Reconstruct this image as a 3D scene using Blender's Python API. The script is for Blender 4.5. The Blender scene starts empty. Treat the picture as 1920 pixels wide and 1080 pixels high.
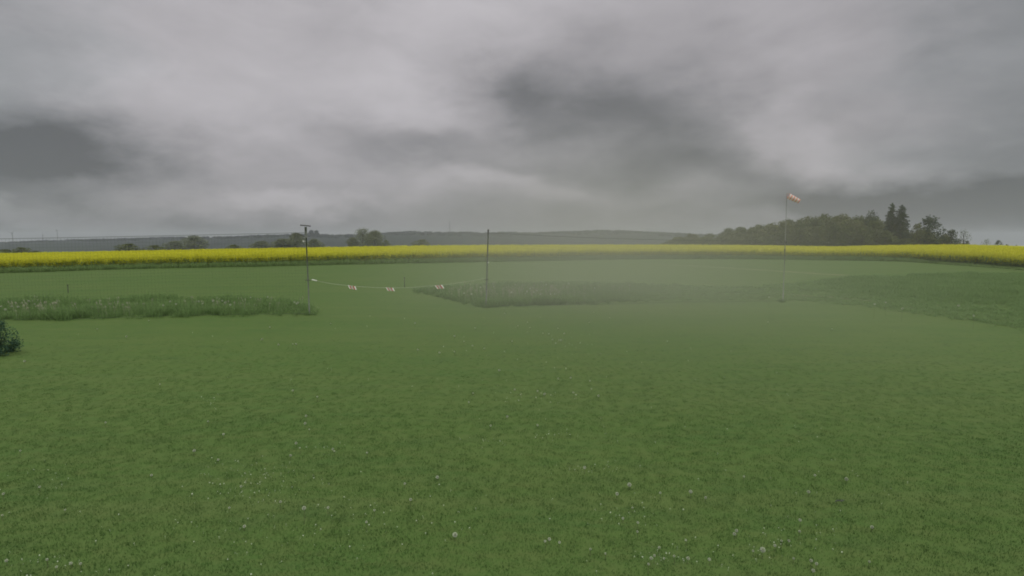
import bpy, math, random
import numpy as np
from mathutils import Vector, noise as mnoise

random.seed(7)
R = np.random.default_rng(7)
sc = bpy.context.scene
col = sc.collection
rad = math.radians

# ------------------------------------------------------------------ camera
F, CAM_H = 1047.0, 2.7                       # focal length in photo pixels, camera height
TH = math.atan(90.0 / F)                     # camera looks down by this much
cd = bpy.data.cameras.new("camera")
cd.sensor_width = 36.0
cd.lens = 36.0 * F / 1920.0
cd.clip_start, cd.clip_end = 0.1, 20000.0
cam = bpy.data.objects.new("camera", cd)
cam.location = (0, 0, CAM_H)
cam.rotation_euler = (math.pi / 2 - TH, 0, 0)
col.objects.link(cam)
sc.camera = cam

# ------------------------------------------------------------------ render settings
sc.render.engine = 'CYCLES'
sc.cycles.use_denoising = True
sc.cycles.max_bounces = 6
sc.cycles.volume_bounces = 1
sc.cycles.diffuse_bounces = 5
sc.cycles.transparent_max_bounces = 8
sc.cycles.volume_step_rate = 2.0
sc.cycles.volume_max_steps = 64
sc.cycles.filter_width = 1.9
sc.view_settings.view_transform = 'Standard'
sc.view_settings.look = 'None'
sc.view_settings.gamma = 1.0
sc.view_settings.use_curve_mapping = False
sc.view_settings.exposure = 0.0

# ------------------------------------------------------------------ sky
SUN_EL, SUN_ROT = rad(56), rad(150)
world = bpy.data.worlds.new("World")
sc.world = world
world.use_nodes = True
wt = world.node_tree
wt.nodes.clear()


def wn(kind, **kw):
    n = wt.nodes.new(kind)
    for k, v in kw.items():
        setattr(n, k, v)
    return n


def wmath(op, a, b=None, c=None, clamp=False):
    n = wn('ShaderNodeMath', operation=op, use_clamp=clamp)
    for i, s in enumerate((a, b, c)):
        if s is None:
            continue
        if isinstance(s, (int, float)):
            n.inputs[i].default_value = s
        else:
            wt.links.new(s, n.inputs[i])
    return n.outputs[0]


wo = wn('ShaderNodeOutputWorld')
bg = wn('ShaderNodeBackground')
bg.inputs['Strength'].default_value = 0.1
wt.links.new(bg.outputs[0], wo.inputs[0])
tc = wn('ShaderNodeTexCoord')
sep = wn('ShaderNodeSeparateXYZ')
wt.links.new(tc.outputs['Generated'], sep.inputs[0])
az = wmath('ARCTAN2', sep.outputs[0], sep.outputs[1])
el = wmath('ARCSINE', sep.outputs[2])
# warp so that the cloud edges wander
nz = wn('ShaderNodeTexNoise')
nz.inputs['Scale'].default_value = 4.6
nz.inputs['Detail'].default_value = 8.0
nz.inputs['Roughness'].default_value = 0.56
mp0 = wn('ShaderNodeMapping')
mp0.inputs['Scale'].default_value = (1.0, 1.0, 1.9)
mp0.inputs['Location'].default_value = (3.1, 1.7, 0.4)
wt.links.new(tc.outputs['Generated'], mp0.inputs['Vector'])
wt.links.new(mp0.outputs[0], nz.inputs['Vector'])
ns = wn('ShaderNodeSeparateColor')
wt.links.new(nz.outputs['Color'], ns.inputs[0])
azw = wmath('ADD', az, wmath('MULTIPLY', wmath('SUBTRACT', ns.outputs[0], 0.5), 0.36))
elw = wmath('ADD', el, wmath('MULTIPLY', wmath('SUBTRACT', ns.outputs[1], 0.5), 0.17))
cmb = wn('ShaderNodeCombineXYZ')
wt.links.new(azw, cmb.inputs[0])
wt.links.new(elw, cmb.inputs[1])


def dirpx(u, v):
    a, b = (u - 960) / F, -(v - 540) / F
    return Vector((a, math.cos(TH) + b * math.sin(TH), -math.sin(TH) + b * math.cos(TH)))


# cloud masses: where (photo pixels turned into compass and height angles), width, height, tilt, strength
CLOUDS = [
    (60, 330, 250, 75, 6, -0.20), (90, 265, 200, 80, 0, -0.12), (10, 420, 200, 20, 0, -0.02),
    (560, 120, 600, 170, -6, 0.10), (860, 60, 260, 90, 0, 0.07), (360, 180, 300, 120, 0, 0.05), (740, 170, 170, 60, 25, 0.05),
    (230, 364, 230, 32, 6, 0.12), (570, 370, 200, 26, 4, 0.13), (60, 392, 200, 16, 0, 0.07),
    (740, 275, 230, 46, 8, -0.10), (470, 300, 300, 50, 0, -0.03),
    (1120, 220, 380, 105, 12, -0.13), (1230, 170, 300, 130, 0, -0.06), (1280, 250, 480, 150, 8, -0.035), (1180, 320, 420, 52, 3, -0.09), (1010, 170, 120, 60, 30, -0.05),
    (930, 330, 170, 30, 6, 0.11), (880, 350, 300, 34, 0, 0.03),
    (1490, 230, 90, 70, 40, 0.08), (1580, 300, 240, 50, 8, 0.07), (1440, 60, 160, 100, 0, 0.05), (1650, 200, 260, 110, 0, 0.03),
    (1930, 180, 190, 330, 0, -0.11), (1640, 385, 420, 36, 2, -0.06), (1750, 420, 260, 26, 0, 0.0),
    (1230, 395, 420, 34, 0, -0.03), (300, 432, 520, 20, 0, -0.07), (1750, 375, 360, 70, 3, -0.12), (1660, 365, 320, 60, 3, -0.09), (1300, 300, 160, 40, 0, -0.03), (1000, 20, 300, 40, 0, 0.04), (520, 412, 500, 16, 0, -0.02), (-10, 120, 110, 190, 0, -0.05),
]
total = None
for (u, v, w, h, tilt, amp) in CLOUDS:
    d = dirpx(u, v).normalized()
    a0, e0 = math.atan2(d.x, d.y), math.asin(d.z)
    s = 1.0 / F * 0.92
    sub = wn('ShaderNodeVectorMath', operation='SUBTRACT')
    wt.links.new(cmb.outputs[0], sub.inputs[0])
    sub.inputs[1].default_value = (a0, e0, 0)
    mp = wn('ShaderNodeMapping')
    mp.vector_type = 'TEXTURE'
    mp.inputs['Rotation'].default_value = (0, 0, rad(-tilt))
    mp.inputs['Scale'].default_value = (w * s, h * s, 1)
    wt.links.new(sub.outputs[0], mp.inputs['Vector'])
    ln = wn('ShaderNodeVectorMath', operation='LENGTH')
    wt.links.new(mp.outputs[0], ln.inputs[0])
    mr = wn('ShaderNodeMapRange', interpolation_type='SMOOTHERSTEP')
    wt.links.new(ln.outputs['Value'], mr.inputs['Value'])
    mr.inputs['From Min'].default_value = 0.0
    mr.inputs['From Max'].default_value = 1.35
    mr.inputs['To Min'].default_value = amp
    mr.inputs['To Max'].default_value = 0.0
    total = mr.outputs[0] if total is None else wmath('ADD', total, mr.outputs[0])
# broad and fine cloud texture everywhere
n2 = wn('ShaderNodeTexNoise')
n2.inputs['Scale'].default_value = 2.1
n2.inputs['Detail'].default_value = 7.0
n2.inputs['Roughness'].default_value = 0.5
n2.inputs['Distortion'].default_value = 0.4
mp2 = wn('ShaderNodeMapping')
mp2.inputs['Scale'].default_value = (1.0, 1.0, 3.6)
wt.links.new(tc.outputs['Generated'], mp2.inputs['Vector'])
wt.links.new(mp2.outputs[0], n2.inputs['Vector'])
n3 = wn('ShaderNodeTexNoise')
n3.inputs['Scale'].default_value = 9.0
n3.inputs['Detail'].default_value = 7.0
n3.inputs['Roughness'].default_value = 0.58
n3.inputs['Distortion'].default_value = 0.8
mp3 = wn('ShaderNodeMapping')
mp3.inputs['Scale'].default_value = (1.0, 1.0, 2.3)
wt.links.new(tc.outputs['Generated'], mp3.inputs['Vector'])
wt.links.new(mp3.outputs[0], n3.inputs['Vector'])
val = wmath('ADD', wmath('MULTIPLY', wmath('SUBTRACT', n2.outputs['Fac'], 0.5), 0.20), 0.347)
val = wmath('ADD', val, wmath('MULTIPLY', wmath('SUBTRACT', n3.outputs['Fac'], 0.5), 0.11))
val = wmath('ADD', val, wmath('MULTIPLY', total, 0.88))
# an overcast sky is about three times as bright overhead as at its rim
up = wmath('MAXIMUM', sep.outputs[2], 0.0)
rise = wn('ShaderNodeMapRange', interpolation_type='SMOOTHSTEP')
wt.links.new(up, rise.inputs['Value'])
rise.inputs['From Min'].default_value = 0.42
rise.inputs['From Max'].default_value = 0.95
rise.inputs['To Min'].default_value = 0.0
rise.inputs['To Max'].default_value = 1.0
lowr = wn('ShaderNodeMapRange', interpolation_type='SMOOTHSTEP')
wt.links.new(elw, lowr.inputs['Value'])
lowr.inputs['From Min'].default_value = -0.02
lowr.inputs['From Max'].default_value = 0.16
lowr.inputs['To Min'].default_value = -0.10
lowr.inputs['To Max'].default_value = 0.0
val = wmath('ADD', val, lowr.outputs[0])
val = wmath('MAXIMUM', val, 0.12)
val = wmath('MULTIPLY', val, wmath('ADD', 1.0, wmath('MULTIPLY', rise.outputs[0], 2.7)))
tint = wn('ShaderNodeMix', data_type='RGBA')
tint.inputs[6].default_value = (0.94, 0.99, 1.03, 1)      # slate parts
tint.inputs[7].default_value = (1.045, 1.0, 1.045, 1)      # pale parts
tf = wn('ShaderNodeMapRange')
wt.links.new(val, tf.inputs['Value'])
tf.inputs['From Min'].default_value = 0.15
tf.inputs['From Max'].default_value = 0.34
edge = wmath('ABSOLUTE', wmath('SUBTRACT', azw, -0.02))  # slate tint toward both sides: lens vignetting put into the sky colour
er = wn('ShaderNodeMapRange', interpolation_type='SMOOTHSTEP')
wt.links.new(edge, er.inputs['Value'])
er.inputs['From Min'].default_value = 0.5
er.inputs['From Max'].default_value = 0.80
er.inputs['To Min'].default_value = 1.0
er.inputs['To Max'].default_value = 0.25
wt.links.new(wmath('MULTIPLY', wmath('ADD', wmath('MULTIPLY', tf.outputs[0], 0.5), 0.5), er.outputs[0]), tint.inputs[0])
cc = wn('ShaderNodeVectorMath', operation='SCALE')
wt.links.new(tint.outputs[2], cc.inputs[0])
wt.links.new(wmath('MULTIPLY', val, 10.0), cc.inputs['Scale'])
sky = wn('ShaderNodeTexSky', sky_type='NISHITA')
sky.sun_disc = False
sky.sun_elevation = SUN_EL
sky.sun_rotation = SUN_ROT
mixs = wn('ShaderNodeMix', data_type='RGBA')
mixs.inputs[0].default_value = 0.97                       # closed cloud cover
wt.links.new(sky.outputs[0], mixs.inputs[6])
wt.links.new(cc.outputs[0], mixs.inputs[7])
wt.links.new(mixs.outputs[2], bg.inputs['Color'])

# ------------------------------------------------------------------ sun behind the clouds
sd = bpy.data.lights.new("sun", 'SUN')
sd.energy = 1.4
sd.angle = rad(50)
sd.color = (1.0, 0.985, 0.95)
sun = bpy.data.objects.new("sun", sd)
sun.rotation_euler = (math.pi / 2 - SUN_EL, 0, math.pi - SUN_ROT)
col.objects.link(sun)


# ------------------------------------------------------------------ helpers
def tag(o, label=None, cat=None, group=None, kind=None):
    if label: o['label'] = label
    if cat: o['category'] = cat
    if group: o['group'] = group
    if kind: o['kind'] = kind
    return o


def empty(name, loc, rz=0.0):
    o = bpy.data.objects.new(name, None)
    o.empty_display_size = 0.2
    o.location = loc
    o.rotation_euler = (0, 0, rz)
    col.objects.link(o)
    return o


def link(name, mesh, parent=None):
    o = bpy.data.objects.new(name, mesh)
    col.objects.link(o)
    if parent:
        o.parent = parent
    return o


class MB:
    def __init__(self):
        self.v, self.f = [], []

    def add(self, vs, fs):
        n = len(self.v)
        self.v += [tuple(p) for p in vs]
        self.f += [tuple(i + n for i in f) for f in fs]
        return self

    def box(self, x0, y0, z0, x1, y1, z1):
        vs = [(x, y, z) for z in (z0, z1) for y in (y0, y1) for x in (x0, x1)]
        return self.add(vs, [(0, 2, 3, 1), (4, 5, 7, 6), (0, 1, 5, 4), (2, 6, 7, 3), (0, 4, 6, 2), (1, 3, 7, 5)])

    def tube(self, pts, rs, n=8, caps=True):
        pts = [Vector(p) for p in pts]
        if isinstance(rs, (int, float)):
            rs = [rs] * len(pts)
        vs, fs = [], []
        for i, p in enumerate(pts):
            t = (pts[min(i + 1, len(pts) - 1)] - pts[max(i - 1, 0)]).normalized()
            a = t.cross(Vector((0, 1, 0.13))).normalized()
            b = t.cross(a)
            for k in range(n):
                q = 2 * math.pi * k / n
                vs.append(p + (a * math.cos(q) + b * math.sin(q)) * rs[i])
        for i in range(len(pts) - 1):
            for k in range(n):
                k2 = (k + 1) % n
                fs.append((i * n + k, i * n + k2, (i + 1) * n + k2, (i + 1) * n + k))
        if caps:
            fs.append(tuple(range(n)))
            fs.append(tuple((len(pts) - 1) * n + k for k in reversed(range(n))))
        return self.add(vs, fs)

    def mesh(self, name, mat, smooth=False):
        m = bpy.data.meshes.new(name)
        m.from_pydata(self.v, [], self.f)
        m.materials.append(mat)
        if smooth:
            m.polygons.foreach_set('use_smooth', [True] * len(m.polygons))
        m.update()
        return m

    def build(self, name, mat, parent=None, smooth=False):
        return link(name, self.mesh(name, mat, smooth), parent)


def np_mesh(name, verts, quads, mat, smooth=False):
    m = bpy.data.meshes.new(name)
    nv, nf = len(verts), len(quads)
    k = quads.shape[1]
    m.vertices.add(nv)
    m.vertices.foreach_set('co', np.asarray(verts, dtype=np.float32).ravel())
    m.loops.add(nf * k)
    m.loops.foreach_set('vertex_index', np.asarray(quads, dtype=np.int32).ravel())
    m.polygons.add(nf)
    m.polygons.foreach_set('loop_start', np.arange(nf, dtype=np.int32) * k)
    m.polygons.foreach_set('loop_total', np.full(nf, k, dtype=np.int32))
    if smooth:
        m.polygons.foreach_set('use_smooth', np.ones(nf, dtype=bool))
    m.materials.append(mat)
    m.update()
    m.validate()
    return m


def new_mat(name, rough=0.85, spec=0.2):
    m = bpy.data.materials.new(name)
    m.use_nodes = True
    b = m.node_tree.nodes['Principled BSDF']
    b.inputs['Roughness'].default_value = rough
    b.inputs['Specular IOR Level'].default_value = spec
    return m, m.node_tree, b


def ramp_mat(name, c0, c1, scale=3.0, rough=0.85, spec=0.2, detail=4.0, coords='Object', instance=0.0, lo=0.35, hi=0.65, bump=0.0, trans=0.0, stretch=(1, 1, 1)):
    """Two colours of one material mixed by noise, plus an own shade for every plant or piece."""
    m, nt, b = new_mat(name, rough, spec)
    t = nt.nodes.new('ShaderNodeTexCoord')
    mp = nt.nodes.new('ShaderNodeMapping')
    mp.inputs['Scale'].default_value = stretch
    n = nt.nodes.new('ShaderNodeTexNoise')
    n.inputs['Scale'].default_value = scale
    n.inputs['Detail'].default_value = detail
    nt.links.new(t.outputs[coords], mp.inputs['Vector'])
    nt.links.new(mp.outputs[0], n.inputs['Vector'])
    r = nt.nodes.new('ShaderNodeMapRange')
    r.inputs['From Min'].default_value = lo
    r.inputs['From Max'].default_value = hi
    nt.links.new(n.outputs['Fac'], r.inputs['Value'])
    fac = r.outputs[0]
    if instance:
        oi = nt.nodes.new('ShaderNodeObjectInfo')
        ma = nt.nodes.new('ShaderNodeMath'); ma.operation = 'MULTIPLY_ADD'; ma.use_clamp = True
        nt.links.new(oi.outputs['Random'], ma.inputs[0])
        ma.inputs[1].default_value = instance
        mb_ = nt.nodes.new('ShaderNodeMath'); mb_.operation = 'MULTIPLY_ADD'
        nt.links.new(fac, mb_.inputs[0]); mb_.inputs[1].default_value = 1 - instance; mb_.inputs[2].default_value = 0.0
        nt.links.new(mb_.outputs[0], ma.inputs[2])
        fac = ma.outputs[0]
    mix = nt.nodes.new('ShaderNodeMix'); mix.data_type = 'RGBA'
    mix.inputs[6].default_value = (*c0, 1)
    mix.inputs[7].default_value = (*c1, 1)
    nt.links.new(fac, mix.inputs[0])
    nt.links.new(mix.outputs[2], b.inputs['Base Color'])
    if bump:
        bp = nt.nodes.new('ShaderNodeBump')
        bp.inputs['Strength'].default_value = bump
        nt.links.new(n.outputs['Fac'], bp.inputs['Height'])
        nt.links.new(bp.outputs[0], b.inputs['Normal'])
    if trans:
        tr = nt.nodes.new('ShaderNodeBsdfTranslucent')
        nt.links.new(mix.outputs[2], tr.inputs['Color'])
        ms = nt.nodes.new('ShaderNodeMixShader')
        ms.inputs[0].default_value = trans
        nt.links.new(b.outputs[0], ms.inputs[1]); nt.links.new(tr.outputs[0], ms.inputs[2])
        nt.links.new(ms.outputs[0], nt.nodes['Material Output'].inputs['Surface'])
    return m


# ------------------------------------------------------------------ lie of the land
CREST = np.array([(-200, 486, 85), (0, 481.5, 85), (200, 476, 92), (400, 470.5, 102), (580, 466.5, 112), (760, 462, 125), (912, 460.5, 132),
                  (1100, 460, 132), (1250, 460, 130), (1400, 461, 126), (1560, 464, 124), (1640, 461.5, 130), (1700, 459.5, 140),
                  (1800, 457.8, 150), (1880, 459.5, 150), (1940, 462, 150), (2200, 470, 150)], float)
RAPE_H = 1.3


def crest_at(u):
    v = np.interp(u, CREST[:, 0], CREST[:, 1])
    d = np.interp(u, CREST[:, 0], CREST[:, 2])
    return v, d


def smooth(t):
    t = np.clip(t, 0, 1)
    return t * t * (3 - 2 * t)


def H(x, y):
    """Ground height; works on arrays."""
    x = np.asarray(x, float); y = np.asarray(y, float)
    dep = np.maximum(y, 0.35 * np.hypot(x, y) + 1e-6)
    u = np.clip(960 + F * x / dep, -200, 2200)
    v, d = crest_at(u)
    ztop = CAM_H - (v - 450.0) / F * d * 0.996
    zc = ztop - RAPE_H
    inner = zc * smooth((dep - 24) / (d - 24))
    over = np.maximum(dep - d, 0)
    z = inner - 0.019 * over * smooth(over / 60.0)
    near = np.clip(1 - dep / 120.0, 0, 1)
    z = z + near * 0.03 * (np.sin(x * 0.31 + 1.0) * np.sin(y * 0.23 + 0.4) + 0.5 * np.sin(x * 0.9 + y * 0.6))
    return z


def Hs(x, y):
    return float(H(x, y))


def ground_px(u, v):
    """Where the ray through a photo pixel meets the ground."""
    d = dirpx(u, v)
    t0, t = 1.0, 1.0
    while t < 400:
        p = Vector((0, 0, CAM_H)) + d * t
        if p.z < Hs(p.x, p.y):
            break
        t0 = t
        t *= 1.02
    for _ in range(25):
        tm = (t0 + t) / 2
        p = Vector((0, 0, CAM_H)) + d * tm
        if p.z < Hs(p.x, p.y):
            t = tm
        else:
            t0 = tm
    return Vector((0, 0, CAM_H)) + d * t


def at_depth(u, v, dep):
    d = dirpx(u, v)
    return Vector((0, 0, CAM_H)) + d * (dep / d.y)


# ------------------------------------------------------------------ ground
def lawn_material():
    m, nt, b = new_mat('mown_grass', 0.95, 0.1)
    L, N = nt.links, nt.nodes
    t = N.new('ShaderNodeTexCoord')

    def nz(scale, detail, stretch=(1, 1, 1), loc=(0, 0, 0), rot=0.0, rough=0.55):
        mp = N.new('ShaderNodeMapping')
        mp.inputs['Scale'].default_value = stretch
        mp.inputs['Location'].default_value = loc
        mp.inputs['Rotation'].default_value = (0, 0, rot)
        L.new(t.outputs['Object'], mp.inputs['Vector'])
        n = N.new('ShaderNodeTexNoise')
        n.inputs['Scale'].default_value = scale
        n.inputs['Detail'].default_value = detail
        n.inputs['Roughness'].default_value = rough
        L.new(mp.outputs[0], n.inputs['Vector'])
        return n.outputs['Fac']

    def rng(s, a, b_):
        r = N.new('ShaderNodeMapRange')
        r.inputs['From Min'].default_value = a
        r.inputs['From Max'].default_value = b_
        L.new(s, r.inputs['Value'])
        return r.outputs[0]

    def mix(f, a, b_):
        x = N.new('ShaderNodeMix'); x.data_type = 'RGBA'
        L.new(f, x.inputs[0])
        for k, c in ((6, a), (7, b_)):
            if isinstance(c, tuple): x.inputs[k].default_value = (*c, 1)
            else: L.new(c, x.inputs[k])
        return x.outputs[2]
    c = mix(rng(nz(0.16, 5, (1, 1.6, 1)), 0.35, 0.65), LAWN_A, LAWN_B)
    c = mix(rng(nz(1.1, 5, (0.5, 1.6, 1), (7, 3, 0), 0.15), 0.5, 0.8), c, LAWN_C)
    c = mix(rng(nz(1.0, 4, (0.06, 1.7, 1), (3, 8, 2), 0.04), 0.5, 0.9), c, (0.098, 0.132, 0.040))
    c = mix(rng(nz(5.5, 6, (0.6, 1.3, 1), (4, 2, 6), rough=0.65), 0.45, 0.8), c, (0.090, 0.118, 0.034))
    c = mix(rng(nz(2.3, 5, (0.8, 1.0, 1), (14, 22, 6), rough=0.6), 0.52, 0.85), c, (0.050, 0.088, 0.024))
    c = mix(rng(nz(28, 6, loc=(2, 9, 1), rough=0.7), 0.42, 0.75), c, LAWN_D)
    L.new(c, b.inputs['Base Color'])
    bp = N.new('ShaderNodeBump')
    bp.inputs['Strength'].default_value = 0.2
    bp.inputs['Distance'].default_value = 0.02
    L.new(nz(16, 8, rough=0.7), bp.inputs['Height'])
    L.new(bp.outputs[0], b.inputs['Normal'])
    return m


LAWN_A = (0.058, 0.112, 0.024)
LAWN_B = (0.077, 0.122, 0.030)
LAWN_C = (0.050, 0.104, 0.025)
LAWN_D = (0.088, 0.130, 0.036)
M = {}
M['lawn'] = lawn_material()


def ring_grid(rs, azs, zoff=0.0):
    rr, aa = np.meshgrid(rs, azs, indexing='ij')
    x, y = rr * np.sin(aa), rr * np.cos(aa)
    z = H(x, y) + zoff
    v = np.stack([x, y, z], -1).reshape(-1, 3)
    n, k = len(rs), len(azs)
    i, j = np.meshgrid(np.arange(n - 1), np.arange(k - 1), indexing='ij')
    a = (i * k + j).ravel()
    q = np.stack([a, a + 1, a + k + 1, a + k], -1)
    return v, q


rs = np.concatenate([[0.01], np.geomspace(0.8, 6800, 210)])
azs = np.concatenate([np.linspace(-math.pi, -1.1, 24, endpoint=False), np.linspace(-1.1, 1.1, 260, endpoint=False), np.linspace(1.1, math.pi, 25)])
v, q = ring_grid(rs, azs)
link('ground', np_mesh('ground', v, q[:, ::-1].copy(), M['lawn'], True))['kind'] = 'structure'

# ------------------------------------------------------------------ scattering
scatter_groups = {}


def scatter_tree(proto):
    ng = bpy.data.node_groups.new('scatter_' + proto.name, 'GeometryNodeTree')
    ng.interface.new_socket('Geometry', in_out='INPUT', socket_type='NodeSocketGeometry')
    ng.interface.new_socket('Geometry', in_out='OUTPUT', socket_type='NodeSocketGeometry')
    gi = ng.nodes.new('NodeGroupInput'); go = ng.nodes.new('NodeGroupOutput')
    ip = ng.nodes.new('GeometryNodeInstanceOnPoints')
    oi = ng.nodes.new('GeometryNodeObjectInfo')
    oi.inputs['Object'].default_value = proto
    oi.inputs['As Instance'].default_value = True
    ar = ng.nodes.new('GeometryNodeInputNamedAttribute'); ar.data_type = 'FLOAT_VECTOR'; ar.inputs['Name'].default_value = 'rot'
    asx = ng.nodes.new('GeometryNodeInputNamedAttribute'); asx.data_type = 'FLOAT_VECTOR'; asx.inputs['Name'].default_value = 'scl'
    ng.links.new(gi.outputs[0], ip.inputs['Points'])
    ng.links.new(oi.outputs['Geometry'], ip.inputs['Instance'])
    ng.links.new(ar.outputs['Attribute'], ip.inputs['Rotation'])
    ng.links.new(asx.outputs['Attribute'], ip.inputs['Scale'])
    ng.links.new(ip.outputs[0], go.inputs[0])
    return ng


def scatter(name, proto_mesh, pts, scl, rots=None, label=None, cat=None, kind='stuff', tilt=0.12):
    proto = bpy.data.objects.new(name + '_plant', proto_mesh)      # not linked: only its instances show
    n = len(pts)
    m = bpy.data.meshes.new(name)
    m.vertices.add(n)
    m.vertices.foreach_set('co', np.asarray(pts, np.float32).ravel())
    if rots is None:
        rots = np.stack([R.normal(0, tilt, n), R.normal(0, tilt, n), R.uniform(0, 6.283, n)], -1)
    if np.ndim(scl) == 1:
        scl = np.stack([scl, scl, scl], -1)
    a = m.attributes.new('rot', 'FLOAT_VECTOR', 'POINT'); a.data.foreach_set('vector', np.asarray(rots, np.float32).ravel())
    a = m.attributes.new('scl', 'FLOAT_VECTOR', 'POINT'); a.data.foreach_set('vector', np.asarray(scl, np.float32).ravel())
    o = link(name, m)
    md = o.modifiers.new('scatter', 'NODES')
    md.node_group = scatter_tree(proto)
    o['kind'] = kind
    if label: o['label'] = label
    if cat: o['category'] = cat
    return o


def in_poly(x, y, poly):
    inside = np.zeros(len(x), bool)
    px, py = [p[0] for p in poly], [p[1] for p in poly]
    j = len(poly) - 1
    for i in range(len(poly)):
        c = ((py[i] > y) != (py[j] > y)) & (x < (px[j] - px[i]) * (y - py[i]) / (py[j] - py[i] + 1e-12) + px[i])
        inside ^= c
        j = i
    return inside


def blade_mesh(name, mat, n, spread, h0, h1, w, bend=0.5, segs=2, sd=1):
    r = random.Random(sd)
    mb = MB()
    for _ in range(n):
        q, d = r.uniform(0, 6.283), spread * math.sqrt(r.random())
        x, y = d * math.cos(q), d * math.sin(q)
        a = r.uniform(0, 6.283)
        h = r.uniform(h0, h1)
        lean = r.uniform(0.1, bend) * h
        lx, ly = math.cos(a) * lean, math.sin(a) * lean
        wx, wy = -math.sin(a) * w / 2, math.cos(a) * w / 2
        vs, fs = [], []
        for s in range(segs):
            t = s / segs
            k = 1 - 0.35 * t
            cx, cy, cz = x + lx * t * t, y + ly * t * t, h * t - 0.01
            vs += [(cx - wx * k, cy - wy * k, cz), (cx + wx * k, cy + wy * k, cz)]
        vs.append((x + lx, y + ly, h * (1 - 0.1 * bend)))
        for s in range(segs - 1):
            fs.append((2 * s, 2 * s + 1, 2 * s + 3, 2 * s + 2))
        fs.append((2 * segs - 2, 2 * segs - 1, 2 * segs))
        mb.add(vs, fs)
    return mb.mesh(name, mat)


# tall grass left uncut in two strips, outlined on the ground
P = lambda pts: [ground_px(u, v_) for u, v_ in pts]
front_l = P([(-700, 622), (-300, 610), (0, 601), (250, 596), (440, 592.5), (577, 590)])
back_l = P([(577, 577), (545, 566), (500, 559), (300, 559), (0, 566), (-300, 570), (-700, 576)])
left_strip = [(p.x, p.y) for p in front_l + back_l]
front_r = P([(775, 546), (905, 576.5), (1000, 573), (1150, 568), (1300, 563.5), (1400, 561), (1500, 564), (1600, 573), (1700, 585), (1800, 600), (1920, 618), (2300, 672)])
back_r = P([(2300, 520), (1920, 515), (1750, 517), (1600, 522), (1500, 530), (1420, 538), (1300, 536), (1100, 534), (912, 535), (840, 541)])
right_strip = [(p.x, p.y) for p in front_r + back_r]

M['lawn_blade'] = ramp_mat('lawn_blade', (0.053, 0.114, 0.026), (0.073, 0.130, 0.034), 0.35, 0.9, 0.1, instance=0.25, trans=0.35)
M['tall_blade'] = ramp_mat('tall_blade', (0.145, 0.235, 0.080), (0.20, 0.29, 0.105), 2.0, 0.9, 0.1, instance=0.6, trans=0.5)
M['straw'] = ramp_mat('straw', (0.26, 0.28, 0.17), (0.36, 0.36, 0.24), 6.0)
M['white_down'] = ramp_mat('white_down', (0.47, 0.51, 0.37), (0.64, 0.67, 0.53), 40.0)


def clump_noise(x, y, s):
    return np.array([mnoise.noise(Vector((a * s, b * s, 3.3))) for a, b in zip(x, y)])


def lawn_points(d0, d1, dens, margin=1.15, fade=False):
    # points over the wedge in front of the camera between two distances
    w = 0.917 * margin
    area = w * (d1 * d1 - d0 * d0) + 6 * (d1 - d0)
    n = int(area * dens)
    y = np.sqrt(R.uniform(d0 * d0, d1 * d1, n))
    x = R.uniform(-1, 1, n) * (w * y + 1.5)
    return x, y


def drop(x, y):
    return np.stack([x, y, H(x, y)], -1)


gx, gy = np.meshgrid(np.arange(-19.5, 19.5, 0.078), np.arange(2.6, 17, 0.078))     # even cover, jittered
x, y = gx.ravel() + R.uniform(-0.04, 0.04, gx.size), gy.ravel() + R.uniform(-0.04, 0.04, gx.size)
k = np.abs(x) < 0.917 * 1.15 * y + 1.5
x, y = x[k], y[k]
k = R.random(len(x)) < np.clip((17 - y) / 11.5, 0, 1) ** 1.3
x, y = x[k], y[k]
patch = clump_noise(x, y, 0.8)
scatter('short_grass', blade_mesh('grass_tuft', M['lawn_blade'], 34, 0.09, 0.012, 0.030, 0.0045, 1.2, 2, 1), drop(x, y),
        R.uniform(0.7, 1.1, len(x)) * (1.0 + 0.15 * patch) * np.clip(1.25 - y / 18, 0.35, 1),
        label='short mown green lawn grass in front of the nets', cat='grass')


def strip_points(poly, dens):
    xs, ys = np.array([p_[0] for p_ in poly]), np.array([p_[1] for p_ in poly])
    area = (xs.max() - xs.min()) * (ys.max() - ys.min())
    n = int(area * dens)
    x, y = R.uniform(xs.min(), xs.max(), n), R.uniform(ys.min(), ys.max(), n)
    k = in_poly(x, y, poly)
    x, y = x[k], y[k]
    return x + R.normal(0, 0.16, len(x)), y + R.normal(0, 0.2, len(x))     # ragged border


tall = blade_mesh('tall_tuft', M['tall_blade'], 24, 0.14, 0.14, 0.40, 0.011, 1.15, 3, 3)
x, y = strip_points(left_strip, 26)
nn = clump_noise(x, y, 0.45)
scatter('tall_grass', tall, drop(x, y), np.clip(0.82 + 0.8 * nn + R.normal(0, 0.15, len(x)), 0.35, 1.5), label='strip of tall uncut grass left of the gate behind the net', cat='grass')
x, y = strip_points(right_strip, 26)
nn = clump_noise(x, y, 0.45)
u_ = 960 + F * x / y
low = 1 - 0.55 * smooth((u_ - 1180) / 120) * smooth((1600 - u_) / 90)
fr_u = np.array([960 + F * p_.x / p_.y for p_ in front_r]); fr_y = np.array([p_.y for p_ in front_r])
into = y - np.interp(u_, fr_u, fr_y)
ease = smooth((u_ - 1100) / 150)
low = low * (1 - ease * (1 - (0.3 + 0.7 * smooth(into / 11))))
hs = np.clip(0.78 + 0.5 * nn + R.normal(0, 0.1, len(x)), 0.35, 1.4)
scatter('tall_grass', tall, drop(x, y), np.stack([np.maximum(hs * low, 0.8), np.maximum(hs * low, 0.8), hs * low], -1), label='strip of tall uncut grass right of the gate under the windsock', cat='grass')


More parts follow.
